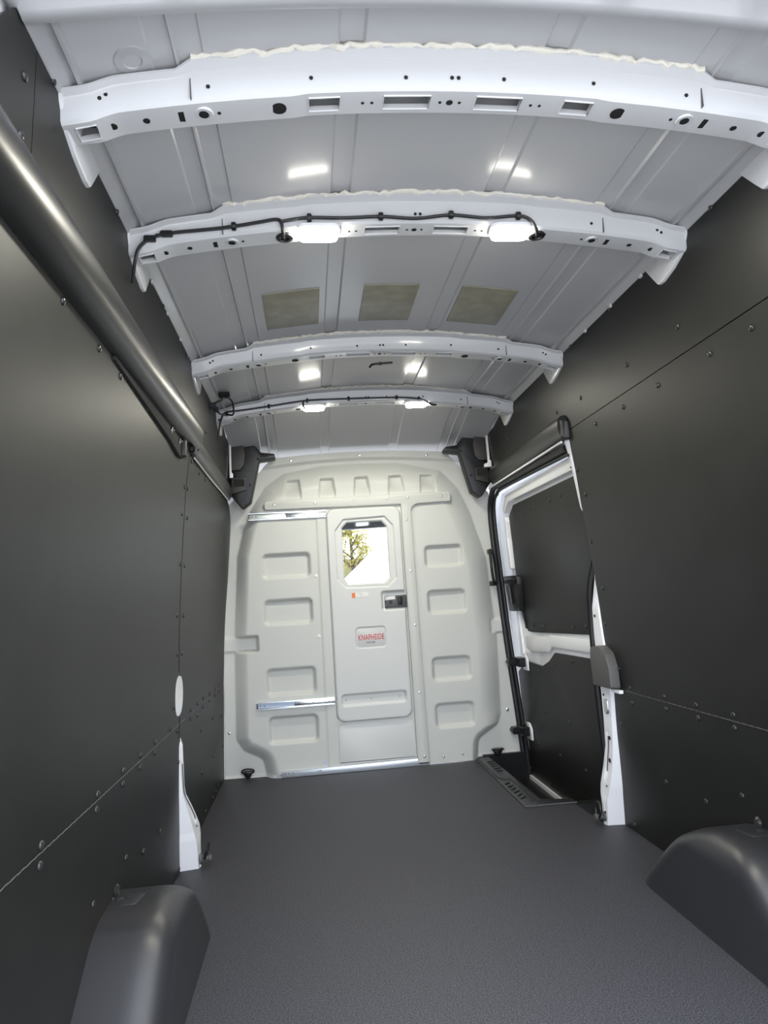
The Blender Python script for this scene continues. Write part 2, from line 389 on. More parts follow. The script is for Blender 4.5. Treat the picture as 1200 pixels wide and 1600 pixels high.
for (y, z, r) in [(3.0, .06, .005), (2.985, .165, .004)]:
    obj('bolt_hole', lathe([(r, 0), (r, .003)], (-.855, y, z), (1, 0, 0), 10), DARK, lp)
rp = obj('body_pillar', pillar_rings(1, [(0.0, .845, 2.99, 3.03, 3.07), (.10, .845, 2.97, 3.03, 3.08), (.125, .850, 2.965, 3.045, 3.09), (.16, .856, 2.955, 3.05, 3.10), (.24, .868, 2.94, 3.03, 3.08), (.33, .874, 2.925, 3.00, 3.06), (.45, .872, 2.905, 2.985, 3.05), (.56, .868, 2.88, 2.975, 3.04), (.70, .868, 2.89, 2.985, 3.05), (.80, .866, 2.905, 2.985, 3.05), (.92, .862, 2.91, 2.968, 3.04), (1.04, .870, 2.915, 2.93, 2.95), (1.12, .872, 2.915, 2.925, 2.94), (1.31, .862, 2.92, 2.93, 2.945), (1.36, .843, 2.925, 2.942, 3.02), (1.45, .834, 2.93, 2.948, 3.03), (1.60, .822, 2.94, 2.965, 3.04), (1.68, .818, 2.95, 3.00, 3.06)], (.19, .40)), WHITE, wr)
for (y, z, r, x) in [(3.0, .055, .005, .846), (2.985, .165, .004, .857), (2.96, .275, .009, .871), (2.945, .37, .008, .874), (2.95, .55, .005, .868), (2.965, 1.60, .008, .822), (2.962, 1.545, .004, .826), (2.945, .885, .006, .8615)]:
    obj('bolt_hole', lathe([(r, 0), (r, .003)], (x, y, z), (-1, 0, 0), 10), DARK, rp)
obj('striker_recess', slab(round_poly([(2.925, .47), (2.962, .47), (2.962, .535), (2.925, .535)], .015), .88, .8685, YZ, .002), STEEL, rp)

# burred cut edges where the lining panels meet
for o_, sd_, segs in ((wl, -1, [(1.06, 2.84), (2.86, 4.23)]), (wr, 1, [(1.06, 2.87)])):
    for a, b in segs:
        k = int((b-a)/.012); pts = [(sd_*(wx(.586)-.0006), a+(b-a)*i/k, .586+.0008*math.sin(i*2.1)) for i in range(k+1)]
        obj('panel_edge', tube(pts, [.0010+.0006*(i % 2) for i in range(k+1)], 5), GREYP, o_)

pts = [(-(wx(z)-.0002), float(np.interp(z, [.52, .60, .77, .78, 1.3, 1.5, 1.66], [2.850, 2.845, 2.829, 2.826, 2.824, 2.838, 2.888]))+.0010*math.sin(i*2.3), z) for i, z in enumerate(np.linspace(.785, 1.655, 90))]
obj('seam_gap', tube(pts, .0016, 5), DARK, wl)
pts = [(-(wx(z)-.0002), 2.8475+.0012*math.sin(i*2.3), z) for i, z in enumerate(np.linspace(.525, .612, 14))]
obj('seam_gap', tube(pts, .0018, 5), DARK, wl)
pts = [(float(np.interp(z, [.24, .33, .45], [.868, .874, .872]))-.0004, float(np.interp(z, [.22, .30, .38], [2.992, 2.975, 2.958])), z) for z in np.linspace(.225, .375, 10)]
obj('groove_shade', tube(pts, .0022, 6), GREYP, rp)  # grey line painted in as the shade of the pressed groove
pts = [(-float(np.interp(z, [.20, .25, .305, .34, .45], [.864, .874, .884, .886, .884]))+.0004, float(np.interp(z, [.17, .25, .31, .42], [3.025, 2.965, 2.905, 2.880])), z) for z in np.linspace(.185, .43, 14)]
obj('groove_shade', tube(pts, .0020, 6), GREYP, lp)  # drawn-in groove shade on the opposite pillar

# ------------------------------------------------------------------ ceiling
XS = [0, .10, .190, .196, .243, .249, .35, .44, .517, .521, .565, .569, .573, .577, .618, .622, .70, .735, .755, .775, .80]
def skin_z(s):
    z = 2.158-.095*(s/.8)**2
    z += np.interp(s, [.190, .196, .243, .249], [0, .007, .007, 0])
    z += np.interp(s, [.517, .521, .565, .569, .573, .577, .618, .622], [0, .004, .004, -.003, -.003, .004, .004, 0])
    return float(z)
def skin(Y):
    d = 0.0 if Y < 3.74 else .185*((Y-3.74)/.72)**1.35
    full = [-s for s in XS[::-1]]+XS[1:]
    return [(x, Y, skin_z(abs(x))-d*(1-.35*(abs(x)/.8)**2)) for x in full]
ce = obj('ceiling', extrude(skin, [1.02, 1.30, 1.36, 1.5, 1.9, 2.4, 2.9, 3.4, 3.7, 3.76, 3.85, 3.95, 4.05, 4.15, 4.25, 4.35, 4.43, 4.46, 4.66]), SKIN, None, angle=14); tag(ce, 'pressed shade-greyed white metal roof skin', kind='structure')
for s in (-1, 1):
    prof = [(.835, 2.070), (.814, 2.047), (.805, 2.041), (.798, 2.043), (.793, 2.053), (.781, 2.056), (.776, 2.064), (.768, 2.066), (.764, 2.058), (.757, 2.060), (.751, 2.085), (.747, 2.115)]
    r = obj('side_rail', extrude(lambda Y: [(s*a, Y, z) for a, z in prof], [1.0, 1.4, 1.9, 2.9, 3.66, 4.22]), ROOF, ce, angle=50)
    for y in (2.12, 2.36, 2.60):
        obj('clip_tab', box(min(s*.794, s*.812), max(s*.794, s*.812), y, y+.016, 2.034, 2.048, .002), BEAMW, r)

# the rear header over the doors
def header(x):
    s = abs(x); zc = 2.120-.075*(s/.8)**2; Y = 1.172-.020*(s/.8)**2
    st = .010*float(sstep(.015, .0, abs((s % .27)-.135)-.10))
    return [(x, Y-.19, zc+.06), (x, Y-.12, zc+.012+st), (x, Y-.06, zc+.006+st), (x, Y-.035, zc-.006), (x, Y-.02, zc-.010), (x, Y-.006, zc-.006), (x, Y, zc+.006), (x, Y+.004, zc+.05)]
h = thing('roof_header', 'wide pressed shade-greyed white roof header without holes, beside the first slotted beam', 'roof beam', (0, 1.15, 2.1)); h['kind'] = 'thing'
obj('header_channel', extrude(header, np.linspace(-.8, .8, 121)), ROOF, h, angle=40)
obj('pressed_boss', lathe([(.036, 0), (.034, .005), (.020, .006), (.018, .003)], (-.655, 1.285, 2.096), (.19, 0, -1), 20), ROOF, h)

# ------------------------------------------------------------------ roof beams
def zc(x):
    s = abs(x); return 2.076-.074*(s/.8)**2-.012*float(sstep(.69, .76, s))+.004*float(sstep(.35, .31, s))
SLOTS = [(-.152, -.050), (.050, .152), (-.312, -.246), (.246, .312), (-.782, -.742), (.742, .782)]
def beam_mesh(Yb, slots):
    xs = set(np.round(np.linspace(-.805, .805, 93), 4).tolist())
    for a, b in slots: xs |= {a, b}
    xs = sorted(xs); rows_ = []
    for x in xs:
        z = zc(x); s = abs(x); hi = float(sstep(.575, .545, s)); w = float(sstep(.80, .72, s))
        rows_.append([(x, Yb+.012, z+.060+.014*hi), (x, Yb-.024-.010*hi, z+.060+.013*hi), (x, Yb-.024-.010*hi, z+.055+.012*hi), (x, Yb-.012-.002*hi, z+.050+.008*hi), (x, Yb-.010, z+.046), (x, Yb-.004, z+.006), (x, Yb+.004, z),
                      (x, Yb+.018, z-.001), (x, Yb+.054, z-.001), (x, Yb+.066+.004*w, z), (x, Yb+.072, z+.006), (x, Yb+.074, z+.058)])
    n = 12; v = [p for r in rows_ for p in r]; f = []
    for i in range(len(xs)-1):
        mid = (xs[i]+xs[i+1])/2; inslot = any(a < mid < b for a, b in slots)
        for k in range(n-1):
            if k == 7 and inslot: continue
            f.append((i*n+k, i*n+k+1, (i+1)*n+k+1, (i+1)*n+k))
    for a, b in slots:       # folded lips of the slots
        m = len(v)
        for x in (a, b):
            for y in (Yb+.018, Yb+.054):
                v.append((x, y, zc(x)-.001)); v.append((x, y, zc(x)+.010))
        f += [(m, m+1, m+3, m+2), (m+4, m+5, m+7, m+6), (m, m+1, m+5, m+4), (m+2, m+3, m+7, m+6)]
    return v, f
def beam(Yb, label, lamps=()):
    t = thing('roof_beam', label, 'roof beam', (0, Yb, 2.05), 'white roof beams'); t['kind'] = 'thing'
    slots = [q for q in SLOTS if not any(abs((q[0]+q[1])/2-l) < .06 for l in lamps)]
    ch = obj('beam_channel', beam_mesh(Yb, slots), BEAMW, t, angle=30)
    for a, b in slots:
        obj('slot_rim', tube([(a, Yb+.016, zc(a)-.001), (b, Yb+.016, zc(b)-.001), (b, Yb+.056, zc(b)-.001), (a, Yb+.056, zc(a)-.001), (a, Yb+.016, zc(a)-.001)], .0022, 6, False), BEAMW, ch)
        obj('slot_backing', box(a-.01, b+.01, Yb+.012, Yb+.06, zc((a+b)/2)+.030, zc((a+b)/2)+.034), BROWN, ch, smooth=False)
    for s in (-1, 1):
        pts = [(Yb-.03, 2.075), (Yb-.018, 2.03), (Yb+.015, 1.988), (Yb+.07, 1.968), (Yb+.135, 1.955), (Yb+.165, 1.957), (Yb+.19, 1.985), (Yb+.265, 2.075)]
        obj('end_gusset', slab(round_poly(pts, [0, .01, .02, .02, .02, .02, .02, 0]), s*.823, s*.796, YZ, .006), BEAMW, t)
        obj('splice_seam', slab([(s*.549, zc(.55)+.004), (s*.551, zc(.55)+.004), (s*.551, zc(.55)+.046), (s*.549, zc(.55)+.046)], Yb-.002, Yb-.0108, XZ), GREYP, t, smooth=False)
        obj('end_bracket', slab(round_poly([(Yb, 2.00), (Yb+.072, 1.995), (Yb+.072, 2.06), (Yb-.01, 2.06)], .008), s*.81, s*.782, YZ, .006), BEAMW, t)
        for x, r in ((.714, .009), (.647, .0075), (.499, .004), (.375, .0165), (.196, .0035), (.176, .0035)):
            if any(abs(s*x-l) < .075 for l in lamps): continue
            obj('bolt_hole', lathe([(r, 0), (r, .0016)], (s*x, Yb+.036, zc(x)-.0005), (0, 0, -1), 14), DARK, ch)
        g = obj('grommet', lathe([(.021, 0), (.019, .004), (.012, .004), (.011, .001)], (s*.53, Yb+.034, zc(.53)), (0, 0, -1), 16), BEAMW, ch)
        obj('clip_slot', box(s*.578-.008, s*.578+.008, Yb+.022, Yb+.05, zc(.578)-.0015, zc(.578)+.002), DARK, ch, smooth=False)
        obj('bolt_hole', lathe([(.010, 0), (.010, .0016)], (s*.53, Yb+.034, zc(.53)-.0025), (0, 0, -1), 14), DARK, ch)
        for x, dz in ((.728, .034), (.716, .037), (.515, .026), (.305, .026), (.106, .022), (.007, .022)):
            obj('bolt_hole', lathe([(.0042, 0), (.0042, .0016)], (s*x, Yb-.0075, zc(x)+dz), (0, -1, 0), 10), DARK, ch)
    for x, r in ((-.027, .0035), (-.006, .0075), (.016, .0035)):
        obj('bolt_hole', lathe([(r, 0), (r, .0016)], (x, Yb+.036, zc(x)-.0005), (0, 0, -1), 12), DARK, ch)
    rnd = random.Random(int(Yb*100)); path = []; R = []
    x = -.545
    while x < .55:
        path.append((x, Yb-.032+rnd.uniform(-.006, .003), zc(x)+.073+rnd.uniform(-.003, .006))); R.append(rnd.uniform(.004, .0085)); x += .014
    obj('sealant_bead', tube(path, R, 8), CREAM, t)
    return t
B = [1.333, 1.858, 2.888, 3.658]
beam(B[0], 'largest white roof beam with brown-backed slots and no lamps, next to the unpierced header')
beam(B[1], 'white roof beam holding the two large glowing lamps and a long black cable', (-.286, .277))
beam(B[2], 'white roof beam without lamps just past the three khaki roof pads')
beam(B[3], 'white roof beam with two small distant lamps, last before the bulkhead', (-.286, .277))

# roof lamps
def lamp(x, Yb, label):
    z = zc(x); t = thing('roof_lamp', label, 'lamp', (x, Yb+.018, z), 'white led lamps under the roof beams')
    pl = round_poly([(x-.064, Yb-.012), (x+.064, Yb-.012), (x+.060, Yb+.058), (x-.060, Yb+.058)], .028, 6)
    obj('lamp_housing', slab(pl, z+.004, z-.007, XY, .002), WHITE, t)
    obj('lamp_lens', slab(inset(pl, .005), z-.006, z-.024, XY, .008), GLOW, t)
    L = bpy.data.lights.new('lamp_light', 'AREA'); L.shape = 'RECTANGLE'; L.size = .12; L.size_y = .06; L.energy = LAMP_POWER; L.color = LAMP_COLOUR; L.spread = math.radians(175)
    lo = bpy.data.objects.new('lamp_light', L); COL.objects.link(lo); lo.parent = t; lo.location = (0, 0, -.030)
    return t
lamp(-.286, B[1], 'large glowing lamp beside the cable grommet, nearer the wall with the long black bar')
lamp(.277, B[1], 'large glowing lamp at the cable end, nearer the sliding door side')
lamp(-.290, B[3], 'small far glowing lamp on the last beam, on the connector plug side')
lamp(.270, B[3], 'small far glowing lamp on the last beam, at the far cable end')

# khaki pads
for (a, b, lab) in ((-.478, -.271, 'khaki sound pad on the roof skin, nearest the long black bar'), (-.107, .098, 'khaki sound pad in the middle of the roof skin row'), (.259, .469, 'khaki sound pad on the roof skin, on the sliding door side')):
    zz = [skin_z(abs(a)), skin_z(abs(b))]
    def mp(u, v_, d, a=a, b=b): return (u, v_, skin_z(abs(u))-.0005-d)
    P = [(a+(b-a)*i/6, 2.41) for i in range(7)]+[(b-(b-a)*i/6, 2.735) for i in range(7)]
    o = obj('roof_pad', slab(P, 0.0, .004, mp, .001), KHAKI, None); tag(o, lab, 'pad', 'khaki pads on the roof skin')

# ------------------------------------------------------------------ wiring
def harness(name, label, path, clips, r=.0048, extra=()):
    t = thing(name, label, 'cable', path[0])
    obj('cable', tube(smooth_path(path), r, 8), BLACKR, t)
    for q in extra: obj('cable', tube(smooth_path(q), r, 8), BLACKR, t)
    for c in clips: obj('cable_clip', MB().add(lathe([(.011, -.006), (.012, 0), (.011, .006)], c, (1, 0, 0), 10)).add(lathe([(.006, 0), (.006, .02)], c, (0, 1, 0), 8)).get(), BLACK, t)
    return t
Y2 = B[1]-.014
hb = harness('wiring_harness', 'black wiring cable running along the beam with the large lamps',
    [(-.800, Y2+.03, 1.915), (-.785, Y2, 1.965), (-.772, Y2, 2.005), (-.74, Y2, 2.030), (-.691, Y2, 2.044), (-.58, Y2, 2.055), (-.519, Y2, 2.063), (-.449, Y2, 2.075), (-.401, Y2, 2.083), (-.388, Y2, 2.072), (-.385, Y2+.01, 2.052), (-.382, Y2+.05, 2.056)],
    [(-.519, Y2, 2.063), (-.31, Y2, 2.088), (-.108, Y2, 2.091), (.095, Y2, 2.096), (.293, Y2, 2.092)],
    extra=[[(-.392, Y2, 2.076), (-.36, Y2, 2.082), (-.31, Y2, 2.088), (-.208, Y2, 2.087), (-.108, Y2, 2.091), (-.008, Y2, 2.085), (.095, Y2, 2.095), (.197, Y2, 2.086), (.293, Y2, 2.092), (.33, Y2, 2.078), (.350, Y2+.015, 2.054), (.36, Y2+.05, 2.058)]])
for c in ((-.745, Y2, 2.028), (-.70, Y2, 2.042)):
    obj('cable_tape', box(c[0]-.016, c[0]+.016, c[1]-.008, c[1]+.008, c[2]-.008, c[2]+.008, .003), BLACK, hb)
for x in (-.382, .362):
    obj('cable_grommet', lathe([(.026, 0), (.024, .006), (.015, .007), (.014, .002)], (x, B[1]+.036, zc(x)), (0, 0, -1), 16), BLACKR, hb)
Y4 = B[3]-.014
hc = harness('wiring_harness', 'black wiring cable along the far beam with plugs at the wall end',
    [(-.798, Y4, 1.90), (-.789, Y4, 1.957), (-.778, Y4, 2.001), (-.754, Y4, 2.040), (-.661, Y4, 2.050), (-.527, Y4, 2.066), (-.323, Y4, 2.091), (-.101, Y4, 2.094), (.159, Y4, 2.093), (.28, Y4, 2.082), (.325, Y4, 2.062), (.36, Y4+.045, 2.058)],
    [(-.527, Y4, 2.066), (-.323, Y4, 2.091), (-.101, Y4, 2.094), (.159, Y4, 2.093), (.28, Y4, 2.082)],
    extra=[[(-.736, 3.4, 2.052), (-.744, 3.4, 2.035), (-.768, 3.4, 2.025), (-.792, 3.42, 2.012)], [(-.722, 3.4, 2.052), (-.695, 3.42, 2.03), (-.70, 3.5, 1.99), (-.735, 3.56, 2.005), (-.754, Y4, 2.030)], [(-.792, 3.42, 2.010), (-.765, 3.46, 1.985), (-.735, 3.56, 2.000)], [(-.790, Y4, 2.0), (-.77, Y4+.03, 2.02), (-.74, Y4-.01, 2.04)], [(-.345, Y4, 2.088), (-.345, Y4-.004, 2.062), (-.335, Y4+.02, 2.050)]])
obj('plug', box(-.757, -.703, 3.38, 3.42, 2.046, 2.072, .005), BLACK, hc)
obj('plug', MB().add(box(-.812, -.775, 3.40, 3.44, 1.998, 2.026, .004)).add(box(-.790, -.765, 3.43, 3.46, 1.990, 2.012, .003)).get(), mat('blue_grey_plug', (.018, .026, .040), .4), hc)
ct = thing('loose_cable', 'short loose black cable end poking from the beam past the pads', 'cable', (.0, B[2]+.08, 2.05))
obj('cable', tube(smooth_path([(.055, B[2]+.085, 2.055), (.0, B[2]+.08, 2.050), (-.035, B[2]+.078, 2.046), (-.05, B[2]+.06, 2.028)]), .005, 8), BLACKR, ct)
obj('cable_clip', lathe([(.007, -.006), (.008, 0), (.007, .006)], (.0, B[2]+.08, 2.050), (1, 0, 0), 8), BLACK, ct)

# ------------------------------------------------------------------ bulkhead (front wall)
YP = 4.35
OUT = round_poly([(-.80, 1.33), (-.755, 1.50), (-.705, 1.62), (-.61, 1.765), (-.49, 1.845), (-.25, 1.885), (0, 1.893), (.25, 1.885), (.52, 1.825), (.635, 1.70), (.705, 1.53), (.785, 1.24), (.815, .71), (.80, .25), (.775, .19), (.645, .11), (.625, -.06), (-.66, -.06), (-.69, .10), (-.80, .155), (-.845, .225), (-.835, .82)], .05, 4)
POCK = [(-.648, -.344, a, b) for a, b in ((1.175, 1.336), (.892, 1.054), (.470, .640), (.190, .358))] + [(.366, .620, a, b) for a, b in ((1.188, 1.334), (.895, 1.052), (.484, .637), (.202, .358))]
def bulk_y(x, z):
    d = -sd_poly(x, z, OUT)
    wR = .15*sstep(.25, .45, x)*sstep(.12, .30, z); wL = .085*sstep(-.25, -.45, x); wT = .15*sstep(1.50, 1.75, z)
    wd = np.maximum(np.maximum(wR, wL), np.maximum(wT, .06))
    t = np.clip(d/wd, 0, 1); p = .085*(1-(1-t)**1.7)
    # notches for the flange screws
    for x0, x1, z0, z1 in ((-1.0, -.69, .748, .835), (.772, 1.0, .757, .842)):
        k = sstep(.010, -.010, sd_rrect(x, z, x0, x1, z0, z1, .01)); p = p*(1-k)+.012*k
    for a, b, z0, z1 in POCK:
        s = sd_rrect(x, z, a, b, z0, z1, .035); p = p-.026*sstep(.001, -.022, s)
    for c in (-.435, -.22, 0.0, .22, .425):                          # flutes above the track cover
        k = sstep(.050+.0, .040, np.abs(x-c)+.10*(z-1.74))*sstep(1.655, 1.67, z)*sstep(1.80, 1.785, z)
        p = p-.042*k*sstep(1.665, 1.76, z)-.006*k
    # a shallow moulded step beside the door and a lower crease
    p = p+.004*sstep(-.300, -.294, x)*sstep(-.2, -.21, x)*sstep(1.60, 1.59, z)*sstep(.0, .02, z)
    # top rim rolls into a ledge
    rim = 1.925-.03*(x/.55)**2
    p = p+.022*sstep(rim-.015, rim+.005, z)
    p = p+.010*sstep(.018, .004, z)*(np.abs(x) > .62)
    return YP+.085-p
def bulk_sd(x, z):
    zt = 1.968-.024*(x/.55)**2-.9*np.maximum(np.abs(x)-.56, 0)
    side = np.abs(x)-np.interp(z, [0, .6, 1.2, 1.6, 2.0], [.915, .905, .875, .84, .82])
    d = np.maximum(np.maximum(side, z-zt), .002-z)
    hole = sd_rrect(x, z, -.20, .20, .30, 1.55, .04)
    return np.maximum(d, -hole)
wf = relief_obj('wall_front', relief(-.93, .93, 0.0, 1.98, .0055, bulk_y, bulk_sd), BULK, None); tag(wf, 'moulded light grey bulkhead at the front of the cargo bay', kind='structure')
# the T-shaped cover: track and post
tb = round_poly([(-.615, 1.602), (.237, 1.600), (.237, .012), (.312, .012), (.300, 1.598), (.560, 1.604), (.562, 1.668), (-.615, 1.658)], [.02, .004, .003, .003, .06, .015, .015, .02], 5)
tt = obj('track_cover', slab(tb, YP+.01, YP-.026, XZ, .009), BULK, wf)
def screw(x, z, y, parent, r=.0085):
    obj('screw', lathe([(r, 0), (r*1.0, .0015), (r*.7, .0045), (r*.35, .005), (r*.3, .003)], (x, y, z), (0, -1, 0), 12), STEEL, parent)
for x, z in ((-.553, 1.632), (-.30, 1.633), (-.055, 1.636), (.15, 1.638), (.285, 1.640), (.50, 1.640), (.268, 1.50), (.272, 1.18), (.275, .845), (.276, .435), (.280, .055)): screw(x, z, YP-.026, tt)
for x, z in ((.40, .040), (.52, .045)): screw(x, z, YP-.0005, wf)
for x, z in ((-.885, .267), (-.885, .79), (.848, .798), (.845, .271)): screw(x, z, YP+.083, wf, .010)
for x in (-.44, 0.0, .44): screw(x, 1.945-.03*(x/.55)**2, YP+.063, wf, .010)
# kick panel under the door
obj('kick_panel', slab(round_poly([(-.232, .052), (.234, .052), (.234, .276), (-.232, .276)], [.003, .003, .035, .035], 5), YP+.004, YP-.008, XZ, .006), DOORM, wf)
obj('kick_panel_back', slab([(-.24, .012), (.24, .012), (.24, .32), (-.24, .32)], YP+.012, YP+.001, XZ, .0), DOORM, wf, smooth=False)
for x in (-.316, -.265): obj('plug_button', lathe([(.0115, 0), (.0115, .002), (.009, .003)], (x, YP-.0005, 1.182), (0, -1, 0), 14), PAPER, wf)
for x in (-.318, -.264): obj('plug_button', lathe([(.0125, 0), (.0125, .002), (.010, .003)], (x, YP-.0005, .813), (0, -1, 0), 14), PAPER, wf)
for x in (-.318, -.266): obj('plug_button', lathe([(.0115, 0), (.0115, .001)], (x, YP-.0005, .067), (0, -1, 0), 14), BLUE, wf)
s1 = obj('trim_1', slab([(-.575, .002), (.312, .002), (.312, .034), (.24, .046), (-.575, .036)], YP+.01, YP-.022, XZ, .003), ALU, None); tag(s1, 'thin aluminium sill strip under the bulkhead door', kind='structure')
for x in (-.556, -.535, -.51, -.36, -.348): obj('rivet_head', lathe([(.0035, 0), (.003, .002)], (x, YP-.022, .026), (0, -1, 0), 8), DARK, s1)

# sliding door in the bulkhead
OCT = [(-.187, 1.153), (-.187, 1.447), (-.135, 1.510), (.129, 1.540), (.181, 1.484), (.181, 1.123), (.125, 1.085), (-.138, 1.101)]
OCT = [(-.187, 1.150), (-.187, 1.452), (-.132, 1.522), (.128, 1.530), (.181, 1.470), (.181, 1.140), (.127, 1.088), (-.138, 1.094)]
GL = [(-.142, 1.152), (-.142, 1.468), (-.110, 1.500), (.108, 1.500), (.138, 1.466), (.138, 1.144), (.106, 1.117), (-.118, 1.119)]
def door_sd(x, z):
    e = sd_rrect(x, z, -.240, .232, .289, 1.594, .055)
    return np.maximum(e, -sd_poly(x, z, GL))
def door_y(x, z):
    e = -sd_rrect(x, z, -.240, .232, .289, 1.594, .055)
    p = .026*(1-(1-np.clip(e/.012, 0, 1))**2)
    so = sd_poly(x, z, OCT); p = p-.014*sstep(.002, -.004, so)+.003*sstep(-.008, -.012, so)
    g = -sd_poly(x, z, GL); p = p-.012*sstep(-.006, .0, g)
    p = p-.018*sstep(.002, -.014, sd_rrect(x, z, .076, .30, .940, 1.064, .018))
    sl = sd_rrect(x, z, -.094, .093, .722, .850, .022); p = p-.006*sstep(.001, -.005, sl)
    p = p-.016*sstep(.001, -.014, sd_rrect(x, z, -.203, .199, .382, .458, .022))
    p = p-.003*sstep(.001, -.006, -sd_rrect(x, z, -.225, .218, .300, 1.58, .05))*(z < 1.05)
    return YP-p
dr = relief_obj('door_1', relief(-.245, .237, .284, 1.60, .004, door_y, door_sd), DOORM, None); tag(dr, 'grey sliding door with window in the bulkhead', kind='structure')
obj('window_glass', slab(inset(GL, -.004), YP+.004, YP+.001, XZ), GLASS, dr, smooth=False)
lk = obj('lock_plate', slab(round_poly([(.098, .956), (.238, .956), (.238, 1.032), (.098, 1.032)], .006), YP-.004, YP-.018, XZ, .002), LOCKG, dr)
obj('latch_lever', slab(round_poly([(.178, .972), (.208, .972), (.208, 1.022), (.178, 1.022)], .007), YP-.016, YP-.024, XZ, .003), BLACK, lk)
obj('key_cylinder', lathe([(.012, 0), (.012, .004), (.009, .004), (.008, .002)], (.134, YP-.017, .992), (0, -1, 0), 16), BLACK, lk)
obj('screw', lathe([(.004, 0), (.003, .002)], (.105, YP-.018, .992), (0, -1, 0), 8), DARK, lk)
obj('label_sticker', slab([(.101, 1.006), (.164, 1.008), (.164, 1.029), (.101, 1.027)], YP-.017, YP-.0188, XZ), PAPER, lk, smooth=False)
obj('print_mark', slab([(.108, 1.010), (.112, 1.010), (.112, 1.022), (.108, 1.022)], YP-.0187, YP-.0192, XZ), INK, lk, smooth=False)
st = obj('warning_sticker', slab([(-.082, 1.034), (-.002, 1.035), (-.002, 1.062), (-.082, 1.061)], YP-.024, YP-.0275, XZ), PAPER, dr, smooth=False)
obj('orange_sticker_end', slab([(-.104, 1.032), (-.084, 1.032), (-.084, 1.062), (-.104, 1.062)], YP-.024, YP-.0277, XZ), ORANGE, st, smooth=False)
for x, w_, z in ((-.060, .018, 1.053), (-.048, .008, 1.041)):
    obj('print_mark', slab([(x, z), (x+w_, z), (x+w_, z+.0018), (x, z+.0018)], YP-.0273, YP-.028, XZ), INK, st, smooth=False)
lg = obj('logo_plate', slab(round_poly([(-.086, .730), (.086, .730), (.086, .843), (-.086, .843)], .016), YP-.018, YP-.0215, XZ, .001), DOORM, dr)
text('logo_lettering', 'KNAPHEIDE', .048, RED, lg, (0, YP-.0225, .786), .60)
text('logo_small_lettering', 'SINCE 1848', .014, INK, lg, (-.004, YP-.0225, .756), .72)
for x in (-.175, -.02, .155, .19): obj('rivet_head', lathe([(.003, 0), (.003, .002)], (x, YP-.0115, .42), (0, -1, 0), 8), DARK, dr)

# telescopic slides beside the door
def slide(z, x0, x1, label, film):
    t = thing('drawer_slide', label, 'slide rail', ((x0+x1)/2, YP-.01, z), 'steel slides beside the bulkhead door')
    obj('outer_rail', slab([(x0, z-.023), (x1, z-.023), (x1, z+.023), (x0, z+.023)], YP+.0, YP-.006, XZ, .001), STEEL, t)
    for dz in (-.0195, .0195):
        obj('rail_lip', box(x0, x1, YP-.016, YP-.004, z+dz-.0035, z+dz+.0035, .001), STEEL, t)
    xm = x0+(x1-x0)*.48
    obj('inner_rail', slab([(xm, z-.013), (x1, z-.013), (x1, z+.013), (xm, z+.013)], YP-.004, YP-.013, XZ, .002), STEEL, t)
    if film: obj('blue_film', slab([(x0+.01, z-.013), (x0+.30, z-.013), (x0+.30, z+.013), (x0+.01, z+.013)], YP-.005, YP-.0072, XZ), BLUE, t, smooth=False)
    else: obj('cover_plate', slab([(x0+.01, z-.014), (xm-.01, z-.014), (xm-.01, z+.014), (x0+.01, z+.014)], YP-.005, YP-.008, XZ, .001), mat('pale_slide_plate', (.70, .74, .70), .3, .5), t)
    for k in (.05, .10, .54, .72, .92):
        x = x0+(x1-x0)*k; y = YP-.0075 if x < xm else YP-.0125
        obj('rivet_head', lathe([(.004, 0), (.0032, .0018)], (x, y, z), (0, -1, 0), 8), GREYP, t)
slide(1.566, -.716, -.236, 'steel telescopic slide at the top left of the bulkhead door, under the track cover', False)
slide(.424, -.710, -.240, 'steel telescopic slide with blue film low on the bulkhead', True)

